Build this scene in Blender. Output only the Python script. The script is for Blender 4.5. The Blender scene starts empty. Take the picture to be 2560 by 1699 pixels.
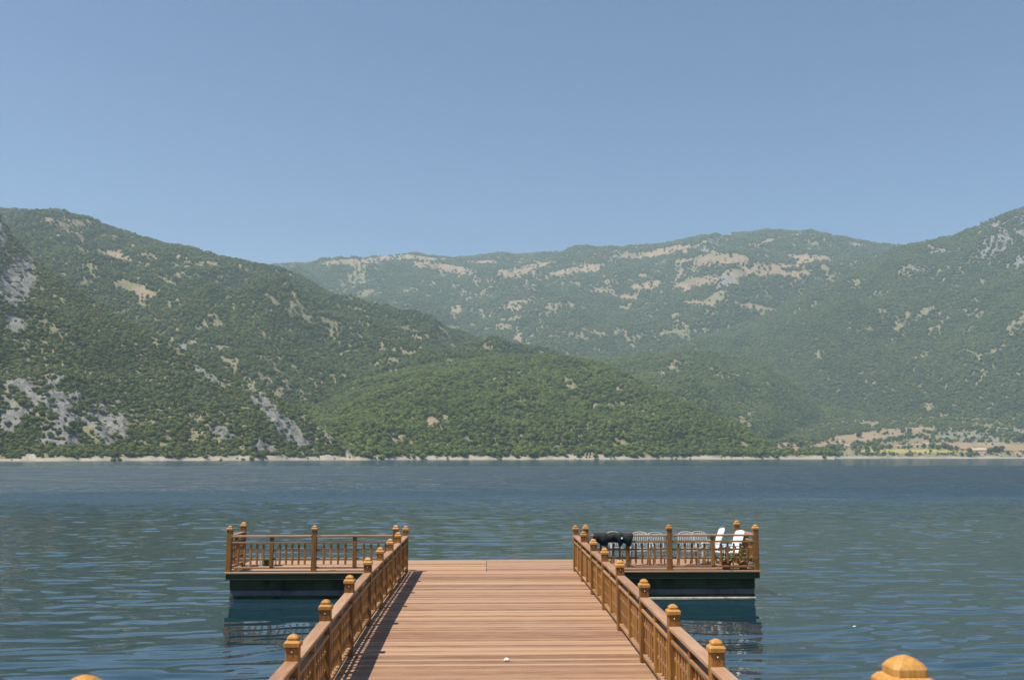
import bpy, bmesh, math, random
import numpy as np
from mathutils import Vector, Matrix
random.seed(7); rng = np.random.default_rng(11)
sc = bpy.context.scene
COL = sc.collection

# ------------------------------------------------------------------ camera, sky, sun, exposure
FPX, IW, IH = 2400.0, 2560.0, 1699.0          # focal length and frame in photo pixels
HW = 3.41                                      # eye height above the lake
DK = 0.655                                     # pier deck above the lake
YAW = math.atan(67 / FPX); PITCH = math.atan(291.5 / FPX)
cam_d = bpy.data.cameras.new('camera'); cam = bpy.data.objects.new('camera', cam_d); COL.objects.link(cam)
cam_d.sensor_width = 36; cam_d.lens = 36 * FPX / IW; cam_d.clip_start = 0.1; cam_d.clip_end = 30000
cam.location = (0, 0, HW); cam.rotation_euler = (math.pi / 2 + PITCH, 0, -YAW)
sc.camera = cam
cam_d.dof.use_dof = True; cam_d.dof.focus_distance = 26; cam_d.dof.aperture_fstop = 5.6

SUN = Vector((-0.41, -0.20, 1.0)).normalized()
world = bpy.data.worlds.new('World'); sc.world = world; world.use_nodes = True
wn = world.node_tree.nodes; wl = world.node_tree.links
bg = wn['Background']; sky = wn.new('ShaderNodeTexSky'); sky.sky_type = 'NISHITA'; sky.sun_disc = False
sky.sun_elevation = math.asin(SUN.z); sky.sun_rotation = math.atan2(SUN.x, SUN.y)
sky.altitude = 300; sky.air_density = 1.0; sky.dust_density = 0.0; sky.ozone_density = 6.5
bg.inputs['Strength'].default_value = 0.076
wl.new(sky.outputs[0], bg.inputs['Color'])
sun_d = bpy.data.lights.new('sun', 'SUN'); sun_d.energy = 5.0; sun_d.angle = math.radians(0.53); sun_d.color = (1, 0.925, 0.79)
sun = bpy.data.objects.new('sun', sun_d); COL.objects.link(sun)
sun.rotation_euler = (-SUN).to_track_quat('-Z', 'Y').to_euler(); sun.location = (-30, -10, 80)
sc.view_settings.view_transform = 'Standard'; sc.view_settings.look = 'None'
sc.view_settings.exposure = 0.58; sc.view_settings.gamma = 1.0; sc.view_settings.use_curve_mapping = False
sc.render.engine = 'CYCLES'; sc.cycles.use_denoising = True
sc.cycles.max_bounces = 8; sc.cycles.volume_bounces = 1; sc.cycles.transparent_max_bounces = 8

# ------------------------------------------------------------------ geometry helpers
_fw = np.array([math.sin(YAW) * math.cos(PITCH), math.cos(YAW) * math.cos(PITCH), math.sin(PITCH)])
_rt = np.array([math.cos(YAW), -math.sin(YAW), 0.0]); _up = np.cross(_rt, _fw)
def ray(px, py):                                # direction seen at a photo pixel
    return _fw * FPX + _rt * (px - IW / 2) - _up * (py - IH / 2)
def azte(px, py):                               # compass angle and slope of that direction
    d = ray(px, py); return math.atan2(d[0], d[1]), d[2] / math.hypot(d[0], d[1])
def pixel(x, y, z):                             # where a place shows in the photo (arrays)
    vx, vy, vz = x, y, z - HW
    f = vx * _fw[0] + vy * _fw[1] + vz * _fw[2]
    r = vx * _rt[0] + vy * _rt[1]; u = vx * _up[0] + vy * _up[1] + vz * _up[2]
    return IW / 2 + FPX * r / f, IH / 2 - FPX * u / f

_perm = rng.integers(0, 2**31, size=(256, 256)).astype(np.float64) / 2**31
def vnoise(x, y):
    xi = np.floor(x).astype(int); yi = np.floor(y).astype(int); xf = x - xi; yf = y - yi
    u = xf * xf * (3 - 2 * xf); v = yf * yf * (3 - 2 * yf)
    a = _perm[xi & 255, yi & 255]; b = _perm[(xi + 1) & 255, yi & 255]
    c = _perm[xi & 255, (yi + 1) & 255]; d = _perm[(xi + 1) & 255, (yi + 1) & 255]
    return (a * (1 - u) + b * u) * (1 - v) + (c * (1 - u) + d * u) * v - 0.5
def fbm(x, y, octs=5, gain=0.5):
    s = 0; a = 1.0; f = 1.0
    for i in range(octs):
        s = s + a * vnoise(x * f + 17.3 * i, y * f + 41.7 * i); a *= gain; f *= 2.03
    return s
def ridged(x, y, octs=4):
    s = 0; a = 1.0; f = 1.0
    for i in range(octs):
        s = s + a * (0.5 - 2 * np.abs(vnoise(x * f + 7.1 * i, y * f + 3.7 * i))); a *= 0.5; f *= 2.1
    return s
def sstep(a, b, x):
    t = np.clip((x - a) / (b - a), 0, 1); return t * t * (3 - 2 * t)

def tag(o, label=None, cat=None, group=None, kind=None):
    if label: o['label'] = label
    if cat: o['category'] = cat
    if group: o['group'] = group
    if kind: o['kind'] = kind
    return o
def link(name, mesh, mat=None, parent=None, loc=None, rot=None):
    o = bpy.data.objects.new(name, mesh); COL.objects.link(o)
    if mat is not None and mesh is not None and not mesh.materials: mesh.materials.append(mat)
    if parent is not None: o.parent = parent
    if loc is not None: o.location = loc
    if rot is not None: o.rotation_euler = rot
    return o
def empty(name, loc=(0, 0, 0), rz=0, **k):
    o = bpy.data.objects.new(name, None); COL.objects.link(o); o.location = loc; o.rotation_euler = (0, 0, rz)
    o.empty_display_size = 0.2
    return tag(o, **k)
def copy_tree(o, parent=None):
    c = o.copy(); COL.objects.link(c); c.parent = parent
    for ch in list(o.children): copy_tree(ch, c)
    return c

class MB:
    """collects boxes, tubes and quads into one mesh"""
    def __init__(s): s.bm = bmesh.new()
    def box(s, x0, x1, y0, y1, z0, z1, bevel=0.0, M=None):
        r = bmesh.ops.create_cube(s.bm, size=1.0); vs = r['verts']
        for v in vs: v.co = Vector(((x0 + x1) / 2 + v.co.x * (x1 - x0), (y0 + y1) / 2 + v.co.y * (y1 - y0), (z0 + z1) / 2 + v.co.z * (z1 - z0)))
        if bevel > 0:
            es = list({e for v in vs for e in v.link_edges})
            rr = bmesh.ops.bevel(s.bm, geom=es, offset=bevel, segments=1, affect='EDGES', profile=0.5)
            vs = list({v for f in rr['faces'] for v in f.verts})
        if M is not None:
            for v in vs: v.co = M @ v.co
        return s
    def loft(s, rings, close=True, cap=True, smooth=False):
        R = [[s.bm.verts.new(p) for p in ring] for ring in rings]
        n = len(R[0])
        for a, b in zip(R[:-1], R[1:]):
            for i in range(n if close else n - 1):
                f = s.bm.faces.new((a[i], a[(i + 1) % n], b[(i + 1) % n], b[i])); f.smooth = smooth
        if cap and close:
            s.bm.faces.new(R[0][::-1]); s.bm.faces.new(R[-1])
        return s
    def tube(s, pts, rad, n=6, flat=1.0):
        rings = []
        pts = [Vector(p) for p in pts]
        for i, p in enumerate(pts):
            d = (pts[min(i + 1, len(pts) - 1)] - pts[max(i - 1, 0)]).normalized()
            a = d.orthogonal().normalized() if abs(d.z) > 0.99 else d.cross(Vector((0, 0, 1))).normalized()
            b = d.cross(a).normalized()
            rr = rad[i] if hasattr(rad, '__len__') else rad
            rings.append([p + a * (rr * math.cos(2 * math.pi * k / n)) + b * (rr * flat * math.sin(2 * math.pi * k / n)) for k in range(n)])
        return s.loft(rings, smooth=True)
    def quad(s, ps):
        s.bm.faces.new([s.bm.verts.new(p) for p in ps]); return s
    def mesh(s, name):
        bmesh.ops.recalc_face_normals(s.bm, faces=s.bm.faces)
        m = bpy.data.meshes.new(name); s.bm.to_mesh(m); s.bm.free(); return m
    def build(s, name, mat, parent=None, loc=None, rot=None):
        return link(name, s.mesh(name), mat, parent, loc, rot)

# ------------------------------------------------------------------ materials
def newmat(name):
    m = bpy.data.materials.new(name); m.use_nodes = True
    nt = m.node_tree; return m, nt, nt.nodes['Principled BSDF'], nt.nodes, nt.links
def mixc(nt, a, b, fac, blend='MIX'):
    n = nt.nodes.new('ShaderNodeMix'); n.data_type = 'RGBA'; n.blend_type = blend
    for sock, v in ((n.inputs[0], fac), (n.inputs[6], a), (n.inputs[7], b)):
        if hasattr(v, 'is_output'): nt.links.new(v, sock)
        elif isinstance(v, (int, float)): sock.default_value = v
        else: sock.default_value = (*v, 1)
    return n.outputs[2]
def math_n(nt, op, a, b=None, c=None, clamp=False):
    n = nt.nodes.new('ShaderNodeMath'); n.operation = op; n.use_clamp = clamp
    for i, v in enumerate((a, b, c)):
        if v is None: continue
        if hasattr(v, 'is_output'): nt.links.new(v, n.inputs[i])
        else: n.inputs[i].default_value = v
    return n.outputs[0]
def noise_n(nt, vec, scale, detail=3, rough=0.5, dim='3D'):
    n = nt.nodes.new('ShaderNodeTexNoise'); n.noise_dimensions = dim
    n.inputs['Scale'].default_value = scale; n.inputs['Detail'].default_value = detail; n.inputs['Roughness'].default_value = rough
    if vec is not None: nt.links.new(vec, n.inputs['Vector'])
    return n.outputs['Fac']
def mapping_n(nt, vec, scale=(1, 1, 1), rot=(0, 0, 0), loc=(0, 0, 0)):
    n = nt.nodes.new('ShaderNodeMapping'); n.inputs['Scale'].default_value = scale; n.inputs['Rotation'].default_value = rot
    n.inputs['Location'].default_value = loc
    if hasattr(vec, 'is_output'): nt.links.new(vec, n.inputs['Vector'])
    return n.outputs[0]
def ramp_n(nt, fac, stops):
    n = nt.nodes.new('ShaderNodeValToRGB'); nt.links.new(fac, n.inputs[0])
    e = n.color_ramp.elements
    while len(e) < len(stops): e.new(0.5)
    for el, (p, c) in zip(e, stops): el.position = p; el.color = (*c, 1)
    return n.outputs[0]

def wood(name, c_dark, c_mid, c_light, axis, grain=1.0, rough=0.6, wear=0.25, wearc=(0.34, 0.27, 0.22), rv=0.45, gc=1.5, k=0.86):
    c_dark, c_mid, c_light, wearc = [tuple(v * k for v in c) for c in (c_dark, c_mid, c_light, wearc)]
    m, nt, b, ns, lk = newmat(name)
    tc = ns.new('ShaderNodeTexCoord'); oi = ns.new('ShaderNodeObjectInfo')
    off = ns.new('ShaderNodeVectorMath'); off.operation = 'MULTIPLY_ADD'
    cmb = ns.new('ShaderNodeCombineXYZ')
    for i in range(3): lk.new(oi.outputs['Random'], cmb.inputs[i])
    lk.new(cmb.outputs[0], off.inputs[0]); off.inputs[1].default_value = (31, 57, 43); lk.new(tc.outputs['Object'], off.inputs[2])
    s = [9.0 * grain] * 3; s['XYZ'.index(axis)] = 0.7
    g = noise_n(nt, mapping_n(nt, off.outputs[0], s), 3.0, 5, 0.6)
    big = noise_n(nt, mapping_n(nt, off.outputs[0], (1.3, 1.3, 1.3)), 1.6, 3, 0.55)
    t = math_n(nt, 'MULTIPLY_ADD', oi.outputs['Random'], rv, math_n(nt, 'MULTIPLY_ADD', g, gc, 0.5 - 0.5 * gc - 0.5 * rv))
    col = ramp_n(nt, t, [(0.15, c_dark), (0.5, c_mid), (0.85, c_light)])
    w = math_n(nt, 'MULTIPLY', math_n(nt, 'SUBTRACT', big, 0.42, clamp=True), wear * 5, clamp=True)
    col = mixc(nt, col, wearc, w)
    lk.new(col, b.inputs['Base Color']); b.inputs['Roughness'].default_value = rough
    bp = ns.new('ShaderNodeBump'); bp.inputs['Strength'].default_value = 0.35; bp.inputs['Distance'].default_value = 0.004
    lk.new(g, bp.inputs['Height']); lk.new(bp.outputs[0], b.inputs['Normal'])
    return m
ORANGE = ((0.16, 0.06, 0.007), (0.30, 0.125, 0.016), (0.44, 0.20, 0.03))
POST = wood('post_wood', *ORANGE, 'Z', wear=0.12, wearc=(0.36, 0.2, 0.09))
CAP = wood('cap_wood', (0.32, 0.13, 0.016), (0.50, 0.22, 0.032), (0.66, 0.33, 0.07), 'Z', grain=4.0, wear=0.2, wearc=(0.5, 0.3, 0.14))
RAILX = wood('rail_wood_x', (0.22, 0.10, 0.032), (0.335, 0.17, 0.065), (0.44, 0.25, 0.115), 'X', wear=0.35, wearc=(0.42, 0.28, 0.17))
RAILY = wood('rail_wood_y', (0.22, 0.10, 0.032), (0.335, 0.17, 0.065), (0.44, 0.25, 0.115), 'Y', wear=0.35, wearc=(0.42, 0.28, 0.17))
HANDX = wood('handrail_wood_x', (0.27, 0.13, 0.06), (0.385, 0.21, 0.115), (0.47, 0.285, 0.17), 'X', wear=0.3, wearc=(0.42, 0.29, 0.20))
HANDY = wood('handrail_wood_y', (0.27, 0.13, 0.06), (0.385, 0.21, 0.115), (0.47, 0.285, 0.17), 'Y', wear=0.3, wearc=(0.42, 0.29, 0.20))
BAL = wood('baluster_wood', (0.22, 0.085, 0.016), (0.35, 0.15, 0.03), (0.46, 0.22, 0.06), 'Z', wear=0.2, wearc=(0.45, 0.28, 0.16))
PLANK = wood('plank_wood', (0.20, 0.098, 0.052), (0.37, 0.203, 0.116), (0.50, 0.31, 0.186), 'X', rv=0.72, gc=0.8, k=0.80, grain=1.8, rough=0.7, wear=0.22, wearc=(0.46, 0.31, 0.19))
PLANKY = wood('plank_wood_y', (0.30, 0.19, 0.11), (0.42, 0.25, 0.15), (0.52, 0.34, 0.22), 'Y', rough=0.7, wear=0.3, wearc=(0.46, 0.34, 0.26))
FASCIA = wood('fascia_wood', (0.022, 0.034, 0.012), (0.034, 0.05, 0.018), (0.05, 0.06, 0.026), 'X', rough=0.75, wear=0.1, wearc=(0.05, 0.05, 0.03))

def plain(name, c, rough=0.5, var=0.08, scale=6.0, metal=0.0, bump=0.0):
    m, nt, b, ns, lk = newmat(name)
    tc = ns.new('ShaderNodeTexCoord')
    n = noise_n(nt, tc.outputs['Object'], scale, 4, 0.6)
    d = tuple(max(0, x * (1 - var * 2.5)) for x in c); l = tuple(min(1, x * (1 + var * 1.5)) for x in c)
    lk.new(ramp_n(nt, n, [(0.3, d), (0.5, c), (0.7, l)]), b.inputs['Base Color'])
    b.inputs['Roughness'].default_value = rough; b.inputs['Metallic'].default_value = metal
    if bump:
        bp = ns.new('ShaderNodeBump'); bp.inputs['Strength'].default_value = 0.5; bp.inputs['Distance'].default_value = bump
        lk.new(n, bp.inputs['Height']); lk.new(bp.outputs[0], b.inputs['Normal'])
    return m
STEEL = plain('bolt_steel', (0.75, 0.74, 0.7), 0.25, 0.05, metal=0.8)
PONT = plain('pontoon_steel', (0.026, 0.04, 0.015), 0.8, 0.35, 2.5)
BAND = plain('painted_reflection_band', (0.085, 0.095, 0.10), 0.55, 0.2, 3.0)  # paler strip low on the hull: water reflection put into the colour
FOAM = plain('float_foam', (0.36, 0.35, 0.29), 0.8, 0.2, 5.0)
GREYW = plain('shade_toned_white_plastic', (0.36, 0.365, 0.36), 0.45, 0.06)  # white plastic toned grey: the shade behind the rails is in its colour
WHITE = plain('white_plastic', (0.78, 0.78, 0.77), 0.35, 0.02)
TARP = plain('dark_cloth', (0.012, 0.016, 0.018), 0.85, 0.3, 9.0)
YELLOW = plain('yellow_plastic', (0.62, 0.42, 0.03), 0.45, 0.12)
PAPER = plain('paper', (0.8, 0.78, 0.72), 0.8, 0.05)
DARKTOP = plain('dark_laminate', (0.02, 0.025, 0.03), 0.4, 0.1)
PALE = plain('pale_metal', (0.45, 0.52, 0.58), 0.4, 0.05)
POT = plain('terracotta', (0.30, 0.13, 0.07), 0.8, 0.15)
BARK = plain('bark', (0.09, 0.06, 0.04), 0.9, 0.2, 3.0)
CONC = plain('terrace_stone', (0.34, 0.31, 0.27), 0.85, 0.15, 2.0, bump=0.004)
WALLW = plain('white_render', (0.72, 0.70, 0.66), 0.85, 0.06, 0.4)
WALLC = plain('cream_render', (0.60, 0.52, 0.38), 0.85, 0.08, 0.4)
WALLG = plain('grey_render', (0.36, 0.35, 0.34), 0.85, 0.08, 0.4)
ROOFR = plain('red_tile_roof', (0.40, 0.17, 0.11), 0.85, 0.15, 0.6)
ROOFT = plain('tan_roof', (0.42, 0.33, 0.22), 0.85, 0.15, 0.6)
ROOFG = plain('grey_roof', (0.25, 0.27, 0.31), 0.7, 0.1, 0.6)
PANE = plain('window_pane', (0.03, 0.04, 0.05), 0.15, 0.1)
BLUE = plain('blue_tarpaulin', (0.22, 0.30, 0.55), 0.6, 0.1, 1.0)
POLE = plain('pole_concrete', (0.5, 0.47, 0.42), 0.8, 0.1)

def foliage(name, cols, rough=0.75, patch=0.012):
    m, nt, b, ns, lk = newmat(name)
    oi = ns.new('ShaderNodeObjectInfo'); ge = ns.new('ShaderNodeNewGeometry')
    n = noise_n(nt, ge.outputs['Position'], patch, 3, 0.6)
    t = math_n(nt, 'ADD', math_n(nt, 'MULTIPLY', oi.outputs['Random'], 0.55), math_n(nt, 'MULTIPLY_ADD', n, 1.2, -0.38))
    col = ramp_n(nt, t, [(0.1, cols[0]), (0.5, cols[1]), (0.9, cols[2])])
    lk.new(col, b.inputs['Base Color']); b.inputs['Roughness'].default_value = rough
    b.inputs['Specular IOR Level'].default_value = 0.2
    tr = ns.new('ShaderNodeBsdfTranslucent'); lk.new(col, tr.inputs['Color'])
    mx = ns.new('ShaderNodeMixShader'); mx.inputs[0].default_value = 0.5
    lk.new(b.outputs[0], mx.inputs[1]); lk.new(tr.outputs[0], mx.inputs[2]); lk.new(mx.outputs[0], ns['Material Output'].inputs['Surface'])
    return m
LEAF = foliage('pine_foliage', ((0.10, 0.14, 0.036), (0.155, 0.198, 0.05), (0.205, 0.232, 0.07)))
LEAFC = foliage('bright_pine_foliage', ((0.115, 0.165, 0.034), (0.175, 0.228, 0.05), (0.225, 0.265, 0.07)))
LEAFD = foliage('dark_foliage', ((0.08, 0.112, 0.034), (0.125, 0.16, 0.046), (0.165, 0.19, 0.06)))
SHRUB = foliage('shrub_foliage', ((0.09, 0.105, 0.034), (0.15, 0.162, 0.05), (0.21, 0.20, 0.07)))

def hillmat():
    m, nt, b, ns, lk = newmat('hillside')
    ge = ns.new('ShaderNodeNewGeometry'); P = ge.outputs['Position']
    n1 = noise_n(nt, P, 0.02, 6, 0.65); n2 = noise_n(nt, P, 0.15, 5, 0.6); n3 = noise_n(nt, P, 0.6, 3, 0.6)
    scrub = ramp_n(nt, n2, [(0.3, (0.11, 0.115, 0.05)), (0.5, (0.175, 0.16, 0.085)), (0.7, (0.26, 0.21, 0.135))])
    dry = ramp_n(nt, math_n(nt, 'MULTIPLY_ADD', n1, 0.6, math_n(nt, 'MULTIPLY', n3, 0.4)), [(0.3, (0.19, 0.135, 0.085)), (0.55, (0.26, 0.19, 0.125)), (0.75, (0.32, 0.25, 0.17))])
    rock = ramp_n(nt, math_n(nt, 'MULTIPLY_ADD', n2, 0.5, math_n(nt, 'MULTIPLY', n3, 0.5)), [(0.3, (0.085, 0.08, 0.075)), (0.5, (0.17, 0.165, 0.155)), (0.7, (0.27, 0.26, 0.245))])
    beach = ramp_n(nt, n3, [(0.3, (0.20, 0.175, 0.14)), (0.65, (0.36, 0.33, 0.28))])
    gold = ramp_n(nt, n2, [(0.3, (0.24, 0.20, 0.06)), (0.7, (0.40, 0.32, 0.10))])
    col = scrub
    for att, c in (('dry', dry), ('rock', rock), ('gold', gold), ('beach', beach)):
        a = ns.new('ShaderNodeAttribute'); a.attribute_name = att
        col = mixc(nt, col, c, a.outputs['Fac'])
    lk.new(col, b.inputs['Base Color']); b.inputs['Roughness'].default_value = 0.9; b.inputs['Specular IOR Level'].default_value = 0.1
    bp = ns.new('ShaderNodeBump'); bp.inputs['Strength'].default_value = 0.8; bp.inputs['Distance'].default_value = 1.5
    lk.new(n2, bp.inputs['Height']); lk.new(bp.outputs[0], b.inputs['Normal'])
    return m
HILL = hillmat()

# ------------------------------------------------------------------ terrain: hills across the lake
K = 2560.0 / 2363.0                             # the outlines below were read off a 2363-wide copy
def outline(pts):
    a = np.array([azte(x * K, y * K) for x, y in pts]); return a[:, 0], a[:, 1]
def lin(pts, v):                                # (x, value) list -> function of compass angle
    a = np.array([azte(x * K, 1053)[0] for x, _ in pts]); w = np.array([q for _, q in pts], float)
    return np.interp(v, a, w)
class Hill: pass
HILLS = {}
def make_hill(key, name, label, ridge, ridge_r, foot_r, foot_z, patches, na, nt, amp, wl_, prof=1.0, lower=5.0, shore=False, x_range=None, rock_amp=4.0, speck=()):
    h = Hill(); az_, te_ = outline(ridge)
    a0, a1 = (azte(x_range[0] * K, 1053)[0], azte(x_range[1] * K, 1053)[0]) if x_range else (az_[0], az_[-1])
    A = np.linspace(a0, a1, na); te = np.interp(A, az_, te_)
    te = np.convolve(np.pad(te, 4, 'edge'), np.hanning(9) / np.hanning(9).sum(), 'valid')
    R = lin(ridge_r, A); Fr = lin(foot_r, A); fz = lin(foot_z, A)
    R = R + 0.05 * R * fbm(A * 9 + 3, A * 0, 3); 
    if shore: Fr = Fr + 60 * fbm(A * 14, A * 0 + 5.5, 4)
    Zr = HW + te * R - lower
    tfront = np.linspace(0, 1, nt - 8); tb = 1 + np.array([.012, .03, .06, .1, .16, .25, .4, .6])
    T = np.concatenate([tfront ** 1.0, tb])[None, :]; AA = A[:, None]
    r = Fr[:, None] + (R - Fr)[:, None] * T
    g = np.clip(T, 0, 1) ** prof
    Zrise = np.maximum(Zr - fz, 2.0)[:, None]
    z = fz[:, None] + Zrise * g
    x = r * np.sin(AA); y = r * np.cos(AA)
    env = np.sin(np.clip(T, 0, 1) * math.pi) ** 0.8
    wx = x + 0.35 * wl_ * fbm(x / wl_ * 1.3, y / wl_ * 1.3, 3); wy = y * 0.55
    nz = ridged(wx / wl_ + 3.1 * len(HILLS), wy / wl_, 4) + 0.5 * fbm(x / wl_ * 3, y / wl_ * 3, 5)
    z = z + amp * nz * env * np.minimum(1, Zrise / 150)
    back = np.clip((T - 1) / 0.6, 0, 1); z = z - Zrise * 0.9 * back * (T > 1)
    # a little roughness on the very skyline
    z = z + np.where(np.abs(T - 1) < 0.1, 0.006 * Zrise * fbm(AA * 260, AA * 0 + 0.5, 3), 0)
    if shore:
        d = r - Fr[:, None]; bank = 4.6 * sstep(-2, 20, d) + 0.02 * d
        z = np.where(T <= 1, np.maximum(z, 0) * sstep(0, 90, d) + bank - 2.5 * (d < 0.1) + 1.2 * fbm(x / 9, y / 9, 3) * sstep(2, 12, d), z)
    px, py = pixel(x, y, z); px /= K; py /= K
    fs = np.hypot(x, y).mean() / 1000.0
    n_ = {25.0: fbm(x / (22 * fs), y / (22 * fs), 5, 0.62), 70.0: fbm(x / (70 * fs), y / (70 * fs), 3), 6.0: fbm(x / (7 * fs), y / (7 * fs), 3, 0.6)}
    m = {'dry': np.zeros_like(z), 'rock': np.zeros_like(z), 'beach': np.zeros_like(z), 'gold': np.zeros_like(z)}
    for (kind, cx, cy, rx, ry, ang, edge) in patches:
        ca, sa = math.cos(math.radians(ang)), math.sin(math.radians(ang))
        ux = ((px - cx) * ca + (py - cy) * sa) / rx; uy = (-(px - cx) * sa + (py - cy) * ca) / ry
        dd = np.sqrt(ux * ux + uy * uy)
        mk = sstep(0.12, -0.12, dd - 1 + edge * (n_[25.0] + 0.8 * n_[70.0] + 0.9 * n_[6.0]))
        m[kind] = np.maximum(m[kind], mk)
    for (kind, x0, y0, x1, y1, thr, fq) in speck:    # ragged speckle inside a box with soft borders
        bx = sstep(x0 - 40, x0 + 40, px) * sstep(x1 + 40, x1 - 40, px) * sstep(y0 - 25, y0 + 25, py) * sstep(y1 + 25, y1 - 25, py)
        f = fbm(x / (0.6 * fq) + 9.1, y / (0.6 * fq) + 2.2, 5, 0.62)
        m[kind] = np.maximum(m[kind], bx * sstep(thr, thr + 0.12, f))
    if shore:
        m['beach'] = sstep(14, 8, (r - Fr[:, None]) + 9 * fbm(x / 20, y / 20, 4)) * (T <= 1)
    z = z + rock_amp * m['rock'] * (fbm(x / 9, y / 9, 4, 0.6) + 0.8 * ridged(x / 16, y / 16, 4)) * (np.abs(T - 1) > 0.02)
    px, py = pixel(x, y, z)
    nT = T.shape[1]
    co = np.stack([x, y, z], -1).reshape(-1, 3)
    i, j = np.meshgrid(np.arange(na - 1), np.arange(nT - 1), indexing='ij'); v0 = (i * nT + j).ravel()
    faces = np.stack([v0, v0 + nT, v0 + nT + 1, v0 + 1], -1)
    me = bpy.data.meshes.new(name); me.vertices.add(len(co)); me.vertices.foreach_set('co', co.ravel())
    me.loops.add(faces.size); me.loops.foreach_set('vertex_index', faces.ravel())
    me.polygons.add(len(faces)); me.polygons.foreach_set('loop_start', np.arange(0, faces.size, 4)); me.polygons.foreach_set('loop_total', np.full(len(faces), 4))
    me.update(); me.validate()
    me.polygons.foreach_set('use_smooth', np.ones(len(faces), bool))
    for q, v in m.items():
        at = me.attributes.new(q, 'FLOAT', 'POINT'); at.data.foreach_set('value', v.ravel().astype(np.float32))
    o = link(name, me, HILL); tag(o, label, 'mountain' if 'mountain' in name else 'hill', kind='structure')
    h.A, h.x, h.y, h.z, h.m, h.px, h.py, h.nT = A, x, y, z, m, px, py, nT
    h.te = (z - HW) / np.hypot(x, y); h.r = r; h.T = np.broadcast_to(T, z.shape); h.obj = o
    HILLS[key] = h
    return h

make_hill('A', 'hill', 'steep scrubby limestone hill rising from the shore at the left edge', 
    [(-420, 330), (-200, 420), (-60, 490), (0, 520), (22, 560), (80, 622), (200, 702), (300, 762), (400, 808), (480, 850), (560, 892), (640, 925), (700, 952), (760, 990), (800, 1025), (822, 1046)],
    [(-420, 1750), (0, 1480), (400, 1250), (700, 1080), (822, 1000)], [(-420, 830), (200, 850), (650, 925), (822, 975)], [(-420, 0), (822, 0)],
    [('rock', 38, 652, 44, 66, 15, .18), ('rock', 5, 560, 10, 60, 0, .4), ('rock', 35, 748, 30, 22, 40, .6), ('rock', 140, 940, 26, 62, -25, .8), ('rock', 60, 905, 50, 22, 35, .9),
     ('rock', 640, 965, 100, 24, 46, .3), ('rock', 600, 930, 40, 14, 40, .6), ('rock', 775, 1012, 42, 15, 40, .7), ('rock', 590, 1034, 34, 15, 0, .7), ('rock', 520, 1006, 30, 12, 25, .9),
     ('rock', 25, 970, 40, 40, 20, 1.0), ('rock', 150, 1015, 60, 25, 0, 1.1), ('rock', 250, 990, 40, 30, 0, 1.1), ('rock', 480, 868, 40, 7, 35, 1.0)],
    520, 250, 26, 170, prof=1.05, shore=True, rock_amp=3.5,
    speck=[('rock', 0, 890, 280, 1045, .20, 20), ('rock', 0, 700, 400, 900, .48, 16), ('rock', 350, 860, 800, 1040, .50, 16), ('dry', 0, 640, 480, 880, .44, 16)])
make_hill('C', 'hill', 'bright green forested hill rising from the far shore in the centre',
    [(560, 985), (700, 935), (800, 905), (900, 880), (1000, 860), (1100, 846), (1230, 839), (1330, 843), (1400, 856), (1500, 905), (1600, 950), (1700, 990), (1760, 1020), (1800, 1042), (1925, 1047)],
    [(560, 1700), (1000, 1650), (1330, 1600), (1800, 1440), (1925, 1450)], [(560, 1010), (820, 985), (1300, 1110), (1700, 1300), (1925, 1400)], [(560, 0), (1925, 0)],
    [('dry', 992, 975, 18, 18, 0, .6), ('rock', 1075, 1018, 14, 16, 0, .6), ('rock', 1100, 1035, 26, 8, 0, .6), ('dry', 1370, 940, 14, 8, 0, .6), ('dry', 900, 965, 18, 6, -30, .8), ('dry', 1260, 985, 12, 14, -40, .9),
     ('dry', 1810, 1030, 40, 13, 5, .5), ('dry', 1765, 1008, 34, 8, 8, .6), ('rock', 850, 1049, 36, 6, 8, .3)],
    520, 220, 26, 190, prof=0.92, shore=True, rock_amp=1.2, speck=[('dry', 840, 860, 1500, 1030, .40, 24)])
make_hill('B', 'mountain', 'long wooded mountain spur sloping down from the left behind the rocky hill',
    [(-420, 440), (-100, 475), (0, 482), (60, 487), (130, 500), (200, 517), (300, 540), (400, 568), (480, 580), (540, 598), (620, 614), (700, 650), (800, 688), (900, 714), (1000, 747), (1080, 772), (1160, 799), (1250, 828), (1330, 850), (1420, 880)],
    [(-420, 3000), (0, 2800), (620, 2500), (1250, 2150), (1420, 2050)], [(-420, 1500), (600, 1350), (1000, 1500), (1420, 1650)], [(-420, 60), (600, 40), (1420, 60)],
    [('dry', 100, 578, 24, 4, 2, .4), ('dry', 492, 584, 36, 8, 12, .4), ('dry', 212, 712, 22, 8, 15, .4), ('dry', 300, 724, 85, 2.6, 5, .3), ('rock', 430, 805, 26, 14, 0, .9), ('dry', 270, 595, 30, 14, 0, 1), ('dry', 330, 672, 30, 16, 20, 1), ('dry', 130, 515, 60, 10, 10, .9)],
    560, 230, 90, 420, prof=0.85, speck=[('dry', 150, 515, 640, 630, .15, 14), ('rock', 330, 640, 640, 720, .42, 18), ('dry', 0, 480, 700, 720, .44, 20), ('dry', 600, 620, 1100, 800, .52, 18)])
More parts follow.
